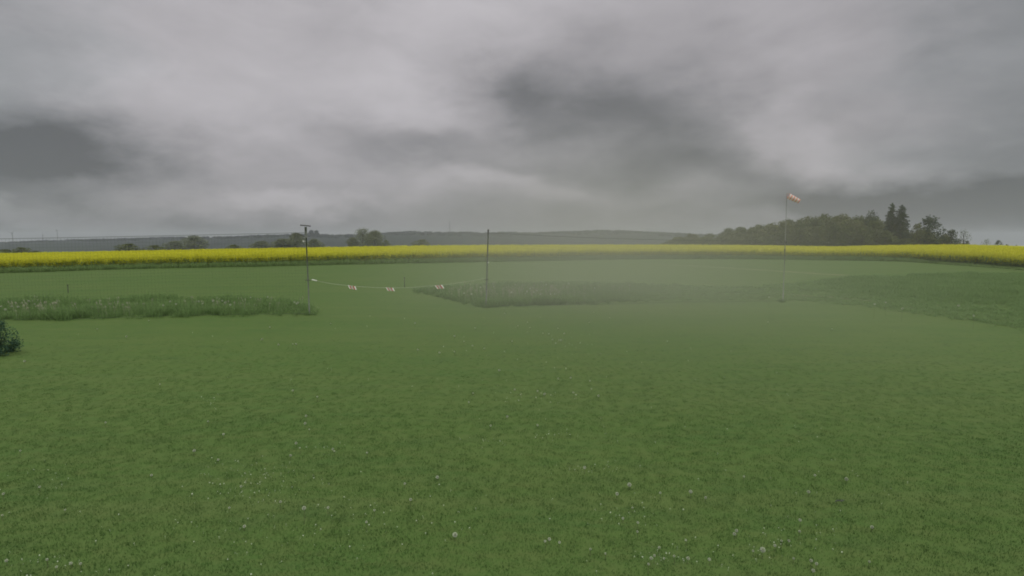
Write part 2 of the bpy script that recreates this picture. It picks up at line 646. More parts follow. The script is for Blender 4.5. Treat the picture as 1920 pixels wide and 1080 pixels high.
# pale seed stalks standing in the tall grass
def stalk_mesh():
    mb = MB()
    r = random.Random(5)
    for k in range(3):
        a, l = r.uniform(0, 6.28), r.uniform(0.02, 0.09)
        ex, ey, h = math.cos(a) * l, math.sin(a) * l, r.uniform(0.42, 0.62)
        mb.tube([(ex * .2, ey * .2, 0), (ex * .5, ey * .5, h * .6), (ex, ey, h)], [0.004, 0.0035, 0.003], 3)
        mb.tube([(ex, ey, h * .86), (ex * 1.05, ey * 1.05, h * .94), (ex * 1.1, ey * 1.1, h * 1.04)], [0.005, 0.016, 0.004], 4)
    return mb.mesh('seed_stalk', M['straw'])


def px_cloud(spots):
    out = []
    for (u, v, su, sv, n) in spots:
        for _ in range(n):
            g = ground_px(u + random.gauss(0, su), v + random.gauss(0, sv))
            out.append(tuple(g))
    return np.array(out)


pts = px_cloud([(60, 590, 40, 6, 26), (160, 588, 50, 6, 22), (240, 586, 30, 6, 8), (420, 583, 50, 5, 18), (470, 580, 40, 4, 10),
                (960, 558, 50, 5, 80), (905, 558, 30, 5, 34), (1010, 558, 45, 5, 60), (870, 556, 15, 5, 8), (1080, 553, 60, 5, 20)])
scatter('seed_stalks', stalk_mesh(), pts, R.uniform(0.5, 0.85, len(pts)), label='thin pale seed stalks rising out of the uncut grass strips', cat='grass stalks')

# ------------------------------------------------------------------ rapeseed
FRONT = [(-420, 523), (-150, 516), (0, 512), (200, 505.5), (400, 501), (580, 497.5), (760, 493.5), (912, 490.5), (1100, 487), (1250, 485.5), (1400, 485.5),
         (1560, 487.5), (1700, 490.5), (1800, 497), (1920, 506), (2100, 518), (2350, 534)]
fr = []
for u, v_ in FRONT:
    g = ground_px(u, v_)
    fr.append((u, g.y))
fr = np.array(fr)
front_dep = lambda u: np.interp(u, fr[:, 0], fr[:, 1])
ucols = np.linspace(-420, 2350, 420)
M['rape_flower'] = ramp_mat('rape_flower', (0.52, 0.52, 0.045), (0.68, 0.66, 0.06), 1.2, 0.8, 0.1, instance=0.5, trans=0.3)
M['rape_leaf'] = ramp_mat('rape_leaf', (0.20, 0.28, 0.10), (0.24, 0.32, 0.12), 1.2, 0.8, 0.1, instance=0.5, trans=0.35)
M['rape_canopy'] = ramp_mat('rape_canopy', (0.36, 0.37, 0.035), (0.50, 0.48, 0.045), 1.1, 0.9, 0.1, detail=7, lo=0.3, hi=0.62, bump=0.6)


def canopy():
    ts = np.concatenate([[0, 0.004, 0.012], np.linspace(0.03, 1.0, 60)])
    V = np.zeros((len(ts), len(ucols), 3))
    for j, u in enumerate(ucols):
        d0 = front_dep(u) + 1.9
        d1 = crest_at(u)[1] + 110
        dep = d0 + (d1 - d0) * ts
        x = (u - 960) / F * dep
        z = H(x, dep) + RAPE_H * 0.86
        z[0] -= 0.35
        z += np.array([0.10 * mnoise.noise(Vector((a * 0.9, b * 0.9, 0))) for a, b in zip(x, dep)])
        V[:, j] = np.stack([x, dep, z], -1)
    n, k = len(ts), len(ucols)
    i, j = np.meshgrid(np.arange(n - 1), np.arange(k - 1), indexing='ij')
    a = (i * k + j).ravel()
    q = np.stack([a, a + 1, a + k + 1, a + k], -1)
    return np_mesh('rapeseed_canopy', V.reshape(-1, 3), q, M['rape_canopy'], True)


o = link('rapeseed_canopy', canopy())
tag(o, 'yellow flowering canopy of the rapeseed field rolling to the crest', 'rapeseed field', kind='stuff')


def rape_plant(full=True):
    r = random.Random(11)
    mb = MB(); mats = []
    if full:
        mb.tube([(0, 0, 0), (0.01, 0, 0.55), (0, 0.01, 1.15)], [0.012, 0.009, 0.004], 3)
        mats += [1] * (len(mb.f))
        for k in range(26):                                      # leaves and side shoots
            a, z0 = r.uniform(0, 6.28), r.uniform(0.05, 0.95)
            l = r.uniform(0.1, 0.2)
            ex, ey = math.cos(a) * l, math.sin(a) * l
            wx, wy = -math.sin(a) * 0.035, math.cos(a) * 0.035
            mb.add([(0, 0, z0), (ex * .6 + wx, ey * .6 + wy, z0 + .06), (ex, ey, z0 + r.uniform(-0.05, 0.1)), (ex * .6 - wx, ey * .6 - wy, z0 + .06)], [(0, 1, 2, 3)])
            mats.append(1)
    for k in range(34 if full else 16):                           # flower heads
        a, d = r.uniform(0, 6.28), 0.20 * math.sqrt(r.random())
        z0 = r.triangular(0.38, 1.3, 1.15) if full else r.uniform(-0.1, 0.14)
        x, y = d * math.cos(a), d * math.sin(a)
        s = r.uniform(0.022, 0.042)
        t = r.uniform(0, 3.14)
        cx, sx = math.cos(t) * s, math.sin(t) * s
        mb.add([(x - cx, y - sx, z0 - s), (x + cx, y + sx, z0 - s), (x + cx, y + sx, z0 + s), (x - cx, y - sx, z0 + s)], [(0, 1, 2, 3)])
        mb.add([(x - s, y, z0), (x, y - s, z0), (x + s, y, z0 + s * .4), (x, y + s, z0 + s * .4)], [(0, 1, 2, 3)])
        mats += [0, 0]
    m = mb.mesh('rape_plant', M['rape_flower'])
    m.materials.append(M['rape_leaf'])
    m.polygons.foreach_set('material_index', mats)
    return m


def field_points(a0, a1, dens, u0=-420, u1=2350):
    """Points in the belt a0..a1 metres behind the field's front edge."""
    n = int((u1 - u0) / F * 70 * (a1 - a0) * dens)
    u = R.uniform(u0, u1, n)
    e = R.uniform(a0, a1, n)
    # ragged front edge
    rag = np.array([mnoise.noise(Vector((q_ * 0.035, 0, 1))) for q_ in u]) * 0.5
    dep = front_dep(u) + e + rag
    x = (u - 960) / F * dep
    return x, dep


x, y = field_points(0, 6, 17)
scatter('rapeseed_plants', rape_plant(), drop(x, y), np.stack([R.uniform(.9, 1.25, len(x))] * 2 + [R.normal(0.97, 0.07, len(x))], -1),
        label='green stalks and yellow flower heads along the near edge of the rapeseed field', cat='rapeseed')
x, y = field_points(6, 75, 2.6)
p = drop(x, y); p[:, 2] += RAPE_H * 0.9 + R.normal(0, 0.06, len(x))
scatter('rapeseed_flowers', rape_plant(False), p, R.uniform(0.8, 1.5, len(x)), label='yellow rapeseed flower heads farther back in the field', cat='rapeseed')

x, y = field_points(-1.0, 0.45, 24)
M['margin_blade'] = ramp_mat('margin_blade', (0.20, 0.29, 0.10), (0.25, 0.34, 0.13), 2.0, 0.9, 0.1, instance=0.5, trans=0.45)  # bright tufts added to cover and lighten the shaded foot of the rapeseed
scatter('added_margin_grass', blade_mesh('margin_tuft', M['margin_blade'], 22, 0.16, 0.16, 0.45, 0.014, 1.1, 3, 6), drop(x, y), np.stack([np.full(len(x), 1.2)] * 2 + [R.uniform(1.1, 2.0, len(x)) * (1 - 0.6 * smooth((960 + F * x / y - 1650) / 150))], -1), label='added rough green grass margin along the foot of the rapeseed', cat='grass')

# ------------------------------------------------------------------ worn tracks in the grass
M['worn'] = ramp_mat('worn_grass', (0.11, 0.14, 0.052), (0.165, 0.18, 0.085), 1.2, 0.95, 0.1, detail=6)


def track(name, pts, w):
    g = [ground_px(u, v_) for u, v_ in pts]
    vs, fs = [], []
    fine = []
    for a, b_ in zip(g, g[1:]):
        for k in range(8):
            fine.append(a.lerp(b_, k / 8))
    fine.append(g[-1])
    for i, p_ in enumerate(fine):
        t = (fine[min(i + 1, len(fine) - 1)] - fine[max(i - 1, 0)]).normalized()
        nx, ny = -t.y, t.x
        taper = min(1, i / 6 + 0.05, (len(fine) - 1 - i) / 6 + 0.05)
        ww = w * taper * (1 + 0.4 * mnoise.noise(Vector((i * 0.7, 2, 0))))
        for s in (-1, -0.33, 0.33, 1):
            X, Y = p_.x + nx * ww * s, p_.y + ny * ww * s
            vs.append((X, Y, Hs(X, Y) + 0.015))
        if i:
            for s in range(3):
                a = (i - 1) * 4 + s
                fs.append((a, a + 1, a + 5, a + 4))
    o = MB().add(vs, fs).build(name, M['worn'])
    o['kind'] = 'structure'
    return o


track('path', [(1200, 494), (1320, 500), (1450, 508), (1540, 514), (1640, 518.5)], 0.55)
track('path', [(1440, 551), (1500, 554), (1570, 557.5), (1640, 566)], 0.35)


# ------------------------------------------------------------------ dandelion clocks and daisies on the lawn
def clock_head_mesh(name, sd):
    r = random.Random(sd)
    mb = MB()
    n = 5
    for k in range(60):                                          # parachutes pointing out of the ball
        z = 1 - 2 * (k + 0.5) / 60
        a = k * 2.39996
        s = math.sqrt(1 - z * z)
        d = Vector((s * math.cos(a), s * math.sin(a), z))
        a1 = d.cross(Vector((0.3, 0.2, 1))).normalized()
        b1 = d.cross(a1)
        c = d * 0.019
        q = 0.0048 * r.uniform(0.8, 1.25)
        mb.add([c + d * 0.003 + a1 * q, c + d * 0.003 + b1 * q, c + d * 0.003 - a1 * q, c + d * 0.003 - b1 * q, d * 0.004],
               [(0, 1, 4), (1, 2, 4), (2, 3, 4), (3, 0, 4)])
    return mb.mesh(name, M['white_down'])


M['stem'] = ramp_mat('stem', (0.09, 0.12, 0.05), (0.14, 0.15, 0.07), 20)
head_mesh = clock_head_mesh('seed_head', 1)
stem_mesh = MB().tube([(0, 0, -0.005), (0.004, 0, 0.4), (0, 0.003, 0.985)], [0.0022, 0.002, 0.0018], 5).mesh('stem', M['stem'])


def clock(u, v_, h, size, label, group):
    g = ground_px(u, v_)
    # the pixel marks the head, so the foot stands a little nearer
    g2 = Vector((0, 0, CAM_H)) + (g - Vector((0, 0, CAM_H))) * (1 - h / CAM_H)
    z = Hs(g2.x, g2.y)
    o = empty('dandelion_clock', (g2.x, g2.y, z), random.uniform(0, 6.28))
    tag(o, label, 'dandelion', group)
    s = link('stem', stem_mesh, o); s.scale = (1, 1, h)
    hd = link('seed_head', head_mesh, o); hd.location = (0, 0, h); hd.scale = (size,) * 3
    return o


BIG = [(595, 744), (549, 732), (572, 794), (580, 805), (555, 831), (562, 840), (545, 854), (574, 780), (419, 814), (409, 862), (364, 844), (688, 849), (624, 842),
       (627, 846), (759, 907), (770, 937), (702, 957), (430, 952), (458, 987), (526, 941), (452, 912), (687, 979), (570, 953), (615, 952), (1008, 797), (1096, 877),
       (1180, 909), (1238, 924), (1295, 922), (1323, 933), (1395, 893), (1157, 926), (1186, 952), (1168, 972), (1196, 980), (1195, 997), (1286, 1013), (1430, 1031),
       (1412, 1033), (1453, 1023), (1236, 1027), (1264, 1043), (1245, 1047), (1227, 1042), (1221, 1047), (1216, 1058), (1290, 1047), (1330, 1049), (1049, 1017),
       (1022, 1015), (1107, 1030), (1030, 1011), (1135, 1038), (1381, 995), (1377, 1001), (852, 630), (891, 615), (989, 604), (994, 614), (971, 611), (1018, 625),
       (1029, 626), (1046, 615), (1036, 637), (1042, 644), (1048, 638), (1052, 638), (1058, 625), (1070, 708), (1047, 710), (1061, 691), (1106, 714), (1109, 729),
       (1122, 742), (886, 648), (852, 659), (936, 694), (908, 653), (1020, 739), (1113, 586), (1143, 596), (946, 587), (887, 737), (879, 754), (1005, 745), (1008, 733),
       (965, 730), (182, 617), (237, 631), (279, 601), (506, 613), (491, 636), (522, 646), (549, 645), (555, 645), (620, 606), (778, 606), (783, 655),
       (6, 926), (38, 845), (74, 913), (4, 966), (12, 1051), (88, 1049), (106, 1063), (133, 1056), (151, 1057), (122, 956), (284, 891), (364, 845), (1528, 891),
       (1587, 898), (1516, 922), (1500, 975), (1499, 996), (1488, 1047), (1521, 1051), (1531, 1057), (1630, 1053), (1635, 988), (1525, 1070), (1465, 1014), (1479, 1014),
       (198, 792), (46, 677), (300, 720), (951, 781), (920, 798), (853, 1003), (820, 895), (824, 661), (870, 640), (14, 641), (1105, 604), (960, 640), (1022, 738),
       (1075, 736), (390, 790), (1560, 616), (1440, 603)]
GROUPL = 'dandelion clocks dotted over the mown lawn'
special = {(1180, 909): 'largest white dandelion clock, alone on the lawn in the lower middle', (570, 953): 'white dandelion clock on a long upright stem in the lower left lawn',
           (1430, 1031): 'large white dandelion clock near the bottom edge right of the middle', (853, 1003): 'white dandelion clock standing alone at the bottom middle of the lawn'}
for (u, v_) in BIG:
    s = random.uniform(0.42, 0.78)
    h = random.uniform(0.04, 0.09)
    if v_ > 930: s *= 0.8
    if (u, v_) in special: s = 0.95
    if (u, v_) == (570, 953): s, h = 0.8, 0.16
    if v_ < 700: s *= 1.35; h += 0.03
    clock(u, v_, h, s, special.get((u, v_), 'small white dandelion clock standing in the mown lawn'), GROUPL)
TALL = [(54, 562), (22, 572), (10, 578), (2, 572), (34, 573), (65, 567), (319, 564), (330, 569), (306, 572), (380, 569), (399, 564), (417, 564), (432, 571), (373, 565), (422, 567), (552, 566),
        (559, 566), (556, 568), (470, 557), (502, 556), (1024, 532), (1007, 543), (994, 539), (1040, 549), (1115, 539), (870, 547), (901, 538), (884, 549), (926, 536), (966, 531), (988, 545),
        (1001, 546), (1032, 549), (1066, 531), (959, 547), (1013, 550), (1442, 556), (1661, 566), (1692, 577), (1797, 573), (1826, 590), (1640, 569)]
for (u, v_) in TALL:
    clock(u, v_ + random.uniform(1, 2), random.uniform(0.40, 0.5), random.uniform(1.1, 1.6), 'white dandelion clock raised above the tall uncut grass', 'dandelion clocks in the tall grass strips')


def daisy_mesh():
    mb = MB()
    mb.tube([(0, 0, 0), (0, 0, 0.04)], 0.001, 3)
    n0 = len(mb.f)
    vs = [(0, 0, 0.041)]
    for k in range(10):
        a = k * math.pi / 5
        rr = 0.011 if k % 2 == 0 else 0.0075
        vs.append((rr * math.cos(a), rr * math.sin(a), 0.044))
    mb.add(vs, [(0, 1 + k, 1 + (k + 1) % 10) for k in range(10)])
    mb.add([(0.004 * math.cos(a), 0.004 * math.sin(a), 0.046) for a in [k * 1.047 for k in range(6)]], [(0, 1, 2, 3, 4, 5)])
    m = mb.mesh('daisy', M['white_down'])
    return m


spots = [(480, 885, 60, 10, 90), (450, 920, 70, 16, 70), (500, 925, 40, 12, 50), (905, 828, 22, 5, 26), (1005, 745, 40, 8, 44), (1240, 1045, 60, 14, 70), (395, 755, 14, 8, 22),
         (1035, 815, 25, 6, 24), (1110, 880, 40, 6, 40), (60, 905, 60, 20, 60), (620, 842, 24, 8, 20), (100, 1055, 60, 14, 50), (1480, 1010, 60, 20, 70), (1180, 960, 60, 18, 50),
         (700, 960, 120, 30, 90), (440, 1010, 180, 40, 120), (960, 700, 300, 40, 90), (900, 620, 260, 18, 60), (1560, 900, 120, 30, 50), (1300, 820, 200, 50, 60), (1060, 640, 40, 12, 24)]
pts = px_cloud(spots)
pts[:, 2] = H(pts[:, 0], pts[:, 1])
sel = R.random(len(pts)) < 0.6
pts = pts[sel]
sc_ = R.uniform(0.3, 0.8, len(pts)) * np.clip(pts[:, 1] / 9, 0.8, 1.8)
scatter('daisies', daisy_mesh(), pts, sc_, label='tiny white daisies sprinkled in loose patches over the lawn', cat='daisies', tilt=0.3)

# ------------------------------------------------------------------ posts, nets, rope, windsock
M['post'] = ramp_mat('post_paint', (0.10, 0.11, 0.09), (0.14, 0.15, 0.12), 9, 0.6, 0.3)
M['post_dark'] = ramp_mat('post_dark', (0.05, 0.05, 0.045), (0.08, 0.078, 0.07), 12, 0.7, 0.3)
M['mast'] = ramp_mat('mast_tube', (0.20, 0.205, 0.19), (0.26, 0.26, 0.24), 9, 0.6, 0.3)
M['net'] = ramp_mat('net_twine', (0.045, 0.06, 0.045), (0.065, 0.08, 0.06), 5, 0.8, 0.2)
M['rope'] = ramp_mat('rope_fibre', (0.38, 0.40, 0.30), (0.5, 0.5, 0.4), 30)
M['white_cloth'] = ramp_mat('white_cloth', (0.80, 0.74, 0.68), (0.86, 0.80, 0.74), 14, trans=0.3)
M['red_cloth'] = ramp_mat('red_cloth', (0.80, 0.24, 0.15), (0.85, 0.30, 0.19), 14, trans=0.3)
M['white_tape'] = ramp_mat('white_tape', (0.66, 0.66, 0.58), (0.76, 0.75, 0.68), 14)
M['red_tape'] = ramp_mat('red_tape', (0.42, 0.10, 0.07), (0.52, 0.14, 0.10), 14)


def post_from_px(top, base, dep=None):
    b_ = ground_px(*base)
    t = at_depth(top[0], top[1], b_.y)
    return b_, t


# left post with the T-shaped head
b1, t1 = post_from_px((573, 424), (580.5, 590.5))
lp = empty('net_post', b1)
tag(lp, 'left gate post with a T-shaped crossbar on its head', 'post')
ax = (t1 - b1)
pt = lambda base, axis, f: axis * f
MB().tube([(0, 0, -0.3), pt(0, ax, 0.5), pt(0, ax, 0.88)], 0.022, 10).build('pole', M['post'], lp, True)
MB().tube([pt(0, ax, 0.87), pt(0, ax, 0.99)], 0.040, 10).build('head_sleeve', M['post'], lp, True)
tb = MB()
tb.tube([ax + Vector((-0.19, 0, 0.035)), ax + Vector((0, 0, 0.02)), ax + Vector((0.18, 0, 0.0))], 0.020, 8)
tb.build('crossbar', M['post_dark'], lp)
MB().tube([pt(0, ax, 0.395) + Vector((-0.09, -0.03, 0)), pt(0, ax, 0.395) + Vector((0.10, -0.03, 0))], 0.012, 6).build('rope_hook', M['post_dark'], lp)
MB().tube([pt(0, ax, 0.90) + Vector((-0.05, 0, -.05)), pt(0, ax, 0.925) + Vector((-0.27, 0, -0.03))], 0.013, 6).build('net_arm', M['post_dark'], lp)
kb = MB()
kb.tube([pt(0, ax, 0.832) + Vector((-0.10, -0.02, -0.025)), pt(0, ax, 0.832) + Vector((-0.10, -0.02, 0.03))], [0.022, 0.022], 8)
kb.tube([pt(0, ax, 0.832) + Vector((-0.10, -0.02, 0)), pt(0, ax, 0.832)], 0.006, 5)
kb.build('net_clip', M['white_tape'], lp)

b2, t2 = post_from_px((915.5, 430), (911, 576.5))
rp = empty('net_post', b2)
tag(rp, 'right gate post, plain and slightly tilted, with a short thick cap', 'post')
ax2 = t2 - b2
MB().tube([(0, 0, -0.3), ax2 * 0.5, ax2 * 0.94], 0.024, 10).build('pole', M['post'], rp, True)
MB().tube([ax2 * 0.935, ax2], 0.034, 10).build('cap', M['post_dark'], rp, True)
MB().tube([ax2 * 0.36 + Vector((-0.09, -0.03, 0)), ax2 * 0.36 + Vector((0.08, -0.03, 0))], 0.013, 6).build('rope_hook', M['post_dark'], rp)
MB().tube([ax2 * 0.58 + Vector((0.02, -0.03, -0.02)), ax2 * 0.58 + Vector((0.075, -0.03, 0.01))], 0.015, 6).build('net_clip', M['white_tape'], rp)

# post beyond the left edge of the view that carries the far end of the left net
b0, t0 = post_from_px((-262, 440), (-255, 608))
ep = empty('net_post', b0)
tag(ep, 'outer net post at the far left end of the left net', 'post')
ax0 = t0 - b0
MB().tube([(0, 0, -0.3), ax0 * 0.5, ax0], 0.026, 10).build('pole', M['post'], ep, True)
MB().tube([ax0, ax0 + Vector((0, 0, 0.03))], 0.034, 10).build('cap', M['post_dark'], ep)

# windsock mast
bm, tm = post_from_px((1475.5, 362), (1468, 566))
wm = empty('windsock_mast', bm)
tag(wm, 'tall thin grey mast that carries the windsock', 'mast')
ax3 = tm - bm
MB().tube([(0, 0, -0.3), ax3 * 0.56], 0.016, 8).build('lower_tube', M['mast'], wm, True)
MB().tube([ax3 * 0.55, ax3], 0.009, 8).build('upper_tube', M['mast'], wm, True)
MB().tube([ax3 * 0.545, ax3 * 0.565], 0.026, 8).build('clamp', M['post_dark'], wm)
MB().tube([ax3 * 0.475, ax3 * 0.49], 0.026, 8).build('clamp', M['post_dark'], wm)

# windsock: hoop and seven bands, blown to the right and drooping
ws = empty('windsock', tm)
tag(ws, 'small windsock in red and white bands, drooping to the right', 'windsock')
m0 = at_depth(1479, 368, bm.y - 0.05) - tm
m1 = at_depth(1489, 372.5, bm.y - 0.12) - tm
m2 = at_depth(1498.5, 377.5, bm.y - 0.16) - tm


def sock_pt(t):
    return m0 * (1 - t) ** 2 + m1 * 2 * t * (1 - t) + m2 * t * t


NB = 8
for i in range(NB):
    t0_, t1_ = (i / NB, (i + 1.25) / NB) if i % 2 == 0 else ((i + 0.25) / NB, (i + 1) / NB)
    mb = MB()
    ts = [t0_ + (t1_ - t0_) * k / 3 for k in range(4)]
    rad_ = [(0.118 - 0.035 * t) * (1 + 0.05 * math.sin(k * 1.57)) for k, t in enumerate(ts)]
    mb.tube([sock_pt(t) for t in ts], rad_, 16, caps=False)
    mb.build('band', M['red_cloth'] if i % 2 else M['white_cloth'], ws, True)
hoop = MB()
c0, dirn = sock_pt(0), (sock_pt(0.1) - sock_pt(0)).normalized()
a_ = dirn.cross(Vector((0, 1, 0.13))).normalized(); b_ = dirn.cross(a_)
hoop.tube([c0 + (a_ * math.cos(k * math.pi / 8) + b_ * math.sin(k * math.pi / 8)) * 0.121 for k in range(17)], 0.006, 5, caps=False)
hoop.tube([c0 + a_ * 0.12, Vector((0, 0, -0.02))], 0.005, 5)
hoop.tube([c0 - a_ * 0.12, Vector((0, 0, -0.02))], 0.005, 5)
hoop.build('hoop', M['red_cloth'], ws)


# longer grass the mower leaves round every foot
foot = []
for b_f in (b1, b2, bm, b0):
    for k_f in range(16):
        a_f, d_f = random.uniform(0, 6.28), random.uniform(0.02, 0.24)
        X_, Y_ = b_f.x + d_f * math.cos(a_f), b_f.y + d_f * math.sin(a_f)
        foot.append((X_, Y_, Hs(X_, Y_)))
scatter('post_foot_grass', tall, np.array(foot), R.uniform(0.35, 0.65, len(foot)), label='longer grass tufts left round the feet of the posts', cat='grass')


def net(pa, pb, za, zb, label, sag=0.10):
    """Knotted net between two posts: pa, pb ground points; za, zb height of its head rope."""
    root = empty('safety_net', pa)
    tag(root, label, 'net', 'fine nets on both sides of the gate')
    L_ = (pb - pa).length
    n = int(L_ / 0.11)
    mz = 26

    def P_(s, h):
        x, y = pa.x + (pb.x - pa.x) * s, pa.y + (pb.y - pa.y) * s
        zt = za + (zb - za) * s - sag * 4 * s * (1 - s)
        zb_ = Hs(x, y) + 0.06
        wob = 0.03 * math.sin(s * 40 + h * 3) * math.sin(h * 3.1)
        return Vector((x - pa.x, y - pa.y + wob, zb_ + (zt - zb_) * h - pa.z))
    mb = MB()
    for i in range(n + 1):
        mb.tube([P_(i / n, k / 5) for k in range(6)], 0.0013, 3, False)
    for j in range(1, mz):
        mb.tube([P_(i / 24, j / mz) for i in range(25)], 0.0013, 3, False)
    o = mb.build('netting', M['net'], root); o['kind'] = 'stuff'
    MB().tube([P_(i / 30, 1) for i in range(31)], 0.0065, 5).build('head_rope', M['net'], root)
    MB().tube([P_(i / 30, 0) for i in range(31)], 0.004, 5).build('foot_rope', M['net'], root)
    return root


net(b1, b0, at_depth(577, 436, b1.y).z, at_depth(-260, 452, b0.y).z, 'wide dark mesh net left of the T-headed post', 0.02)
net(b2, bm, at_depth(915, 436, b2.y).z, at_depth(1470, 450, bm.y).z, 'dark mesh net from the plain post to the windsock mast', 0.12)

# rope across the gate
ra, rb_ = b1 + ax * 0.395 + Vector((0.03, -0.04, 0)), b2 + ax2 * 0.36 + Vector((-0.03, -0.04, 0))
ROPE = [(586, 524.5), (600, 528), (625, 532.5), (661, 536.5), (700, 539), (735, 540), (780, 538.5), (824, 535), (860, 530.5), (890, 525.5), (908, 522)]


def rope_point(u):
    us = [p_[0] for p_ in ROPE]; vs_ = [p_[1] for p_ in ROPE]
    s = (u - 580) / (911 - 580)
    return at_depth(u, float(np.interp(u, us, vs_)), b1.y + (b2.y - b1.y) * s - 0.04)


rope_pts = [ra] + [rope_point(u) for u, _ in ROPE] + [rb_]
ro = MB().tube([p_ - ra for p_ in rope_pts], 0.0044, 6).build('barrier_rope', M['rope'])
ro.location = ra
tag(ro, 'thin pale rope sagging between the two gate posts', 'rope')
g0, g1 = rope_point(585), rope_point(594)
o = MB().tube([Vector((0, 0, 0)), g1 - g0], [0.021, 0.018], 8).build('rope_grip', M['white_tape'])
o.location = g0
tag(o, 'short white sleeve on the rope beside the T-headed post', 'rope grip')


def flag(u, w, h, tiltdeg, label):
    c = rope_point(u)
    root = empty('warning_flag', c, 0)
    root.rotation_euler = (0, rad(tiltdeg), 0)
    tag(root, label, 'flag', 'striped flags hanging from the gate rope')
    cuts = [0, 0.14, 0.32, 0.62, 0.84, 1.0]
    for i in range(5):
        x0, x1 = -w / 2 + w * cuts[i], -w / 2 + w * cuts[i + 1]
        sh = h * 0.6                                               # the stripes slant
        vs = []
        for yy in (-0.002, 0.002):
            for (xx, s_) in ((x0, 0), (x1, 0), (x1, 1), (x0, 1)):
                zz = 0.01 - h * s_
                bow = 0.018 * math.sin((xx / w + 0.5) * math.pi * 2)
                vs.append((xx + sh * (s_ - 0.5), yy + bow, zz))
        fs = [(0, 1, 2, 3), (7, 6, 5, 4), (0, 4, 5, 1), (1, 5, 6, 2), (2, 6, 7, 3), (3, 7, 4, 0)]
        MB().add(vs, fs).build('stripe', M['white_tape'] if i % 2 == 0 else M['red_tape'], root)
    return root


flag(661, 0.27, 0.12, 8, 'leftmost red and white striped flag on the gate rope')
flag(732, 0.27, 0.12, 3, 'middle red and white striped flag on the gate rope')
flag(824, 0.28, 0.14, -5, 'rightmost and brightest red and white striped flag on the rope')


# short stakes standing out on the mown strip
def stake(u, vb, hpx, label):
    g = ground_px(u, vb)
    h = hpx * g.y / F
    root = empty('marker_stake', g)
    tag(root, label, 'stake')
    MB().tube([(0, 0, -0.1), (0, 0, h)], 0.018, 6).build('rod', M['post_dark'], root)
    MB().tube([(0, 0, h - 0.06), (0, 0, h + 0.01)], 0.026, 6).build('cap', M['post_dark'], root)


stake(758.5, 538.5, 19, 'short thin dark stake beyond the rope between the gate posts')
stake(128, 549, 15, 'short dark stake behind the tall grass on the left')

# brown dead twig on the lawn, lower right
g = ground_px(1574, 946)
tw = MB()
tw.tube([(-0.045, 0, 0.03), (-0.02, 0.006, 0.042), (0.015, -0.004, 0.038), (0.05, 0.005, 0.045)], [0.004, 0.006, 0.005, 0.003], 6)
tw.tube([(0.015, -0.004, 0.038), (0.03, 0.018, 0.05)], [0.003, 0.002], 5)
o = tw.build('twig', M['post_dark']); o.location = g
tag(o, 'small dark dead twig lying on the lawn at lower right', 'twig')


# ------------------------------------------------------------------ trees
def leaf_quads(centers, size, r, flat=0.0):
    n = len(centers)
    a = r.normal(size=(n, 3)); a /= np.linalg.norm(a, axis=1)[:, None]
    b_ = r.normal(size=(n, 3))
    b_ -= (b_ * a).sum(1)[:, None] * a
    b_ /= np.linalg.norm(b_, axis=1)[:, None]
    s = size * r.uniform(0.6, 1.3, (n, 1))
    A, B = a * s, b_ * s * 0.7
    v = np.stack([centers - A, centers - B, centers + A, centers + B], 1).reshape(-1, 3)
    q = np.arange(4 * n).reshape(-1, 4)
    return v, q


def broad_crown(name, mat, sd, n=3400, leaf=0.022, low=0.06, width=0.34, lobes=30, gap=0.0):
    """Crown of leaf clumps for a tree one unit tall."""
    r = np.random.default_rng(sd)
    cs = []
    lob = []
    for k in range(lobes):
        t = (k + r.uniform(0.1, 0.9)) / lobes
        z = low + 0.05 + (0.86 - low) * t
        prof = (1 - abs(2 * min(t, 1) ** 0.85 - 0.85) ** 2.2 / 1.6) * width
        a = k * 2.4 + r.uniform(-0.5, 0.5)
        d = prof * r.uniform(0.35, 0.8)
        if t > 0.85: d *= 0.5
        lob.append((d * math.cos(a), d * math.sin(a), z, r.uniform(0.10, 0.16)))
    lob.append((0, 0, 0.87, 0.10))
    per = n // len(lob)
    for (x, y, z, rr) in lob:
        d = r.normal(size=(per, 3)); d /= np.linalg.norm(d, axis=1)[:, None]
        rad_ = rr * r.uniform(0.35, 1.12, (per, 1)) ** 0.6
        cs.append(np.array([x, y, z]) + d * rad_ * np.array([1, 1, 0.8]))
    c = np.concatenate(cs)
    v, q = leaf_quads(c, leaf, r)
    return np_mesh(name, v, q, mat), lob


def trunk_mesh(name, mat, lob, sd, thick=0.022):
    r = random.Random(sd)
    mb = MB()
    mb.tube([(0, 0, -0.03), (r.uniform(-.01, .01), 0, 0.25), (r.uniform(-.02, .02), 0.01, 0.55), (0, 0, 0.85)], [thick, thick * .8, thick * .45, thick * .12], 7)
    for (x, y, z, rr) in lob[::2]:
        z0 = max(0.12, z - 0.25)
        mb.tube([(0, 0, z0), (x * .5, y * .5, z0 + (z - z0) * .55), (x, y, z)], [thick * .35, thick * .22, thick * .06], 5)
    return mb.mesh(name, mat)


def spruce_crown(name, mat, sd, n_whorl=34, width=0.22, low=0.1):
    r = np.random.default_rng(sd)
    cs = []
    for k in range(n_whorl):
        t = k / (n_whorl - 1)
        z = low + (0.985 - low) * t
        L_ = width * (1 - t) ** 0.5 * (0.85 + 0.3 * r.random()) + 0.01
        nb = 11 if t < 0.8 else 8
        for j in range(nb):
            a = r.uniform(0, 6.283)
            l = L_ * r.uniform(0.65, 1.15)
            m = max(5, int(34 * l / width))
            s = r.uniform(0.1, 1, m)
            droop = -0.05 * s ** 1.5 * (1 - t) + 0.012 * s
            c = np.stack([np.cos(a) * l * s, np.sin(a) * l * s, z + droop], -1) + r.normal(0, 0.006, (m, 3))
            cs.append(c)
    c = np.concatenate(cs)
    v, q = leaf_quads(c, 0.014, r)
    return np_mesh(name, v, q, mat)


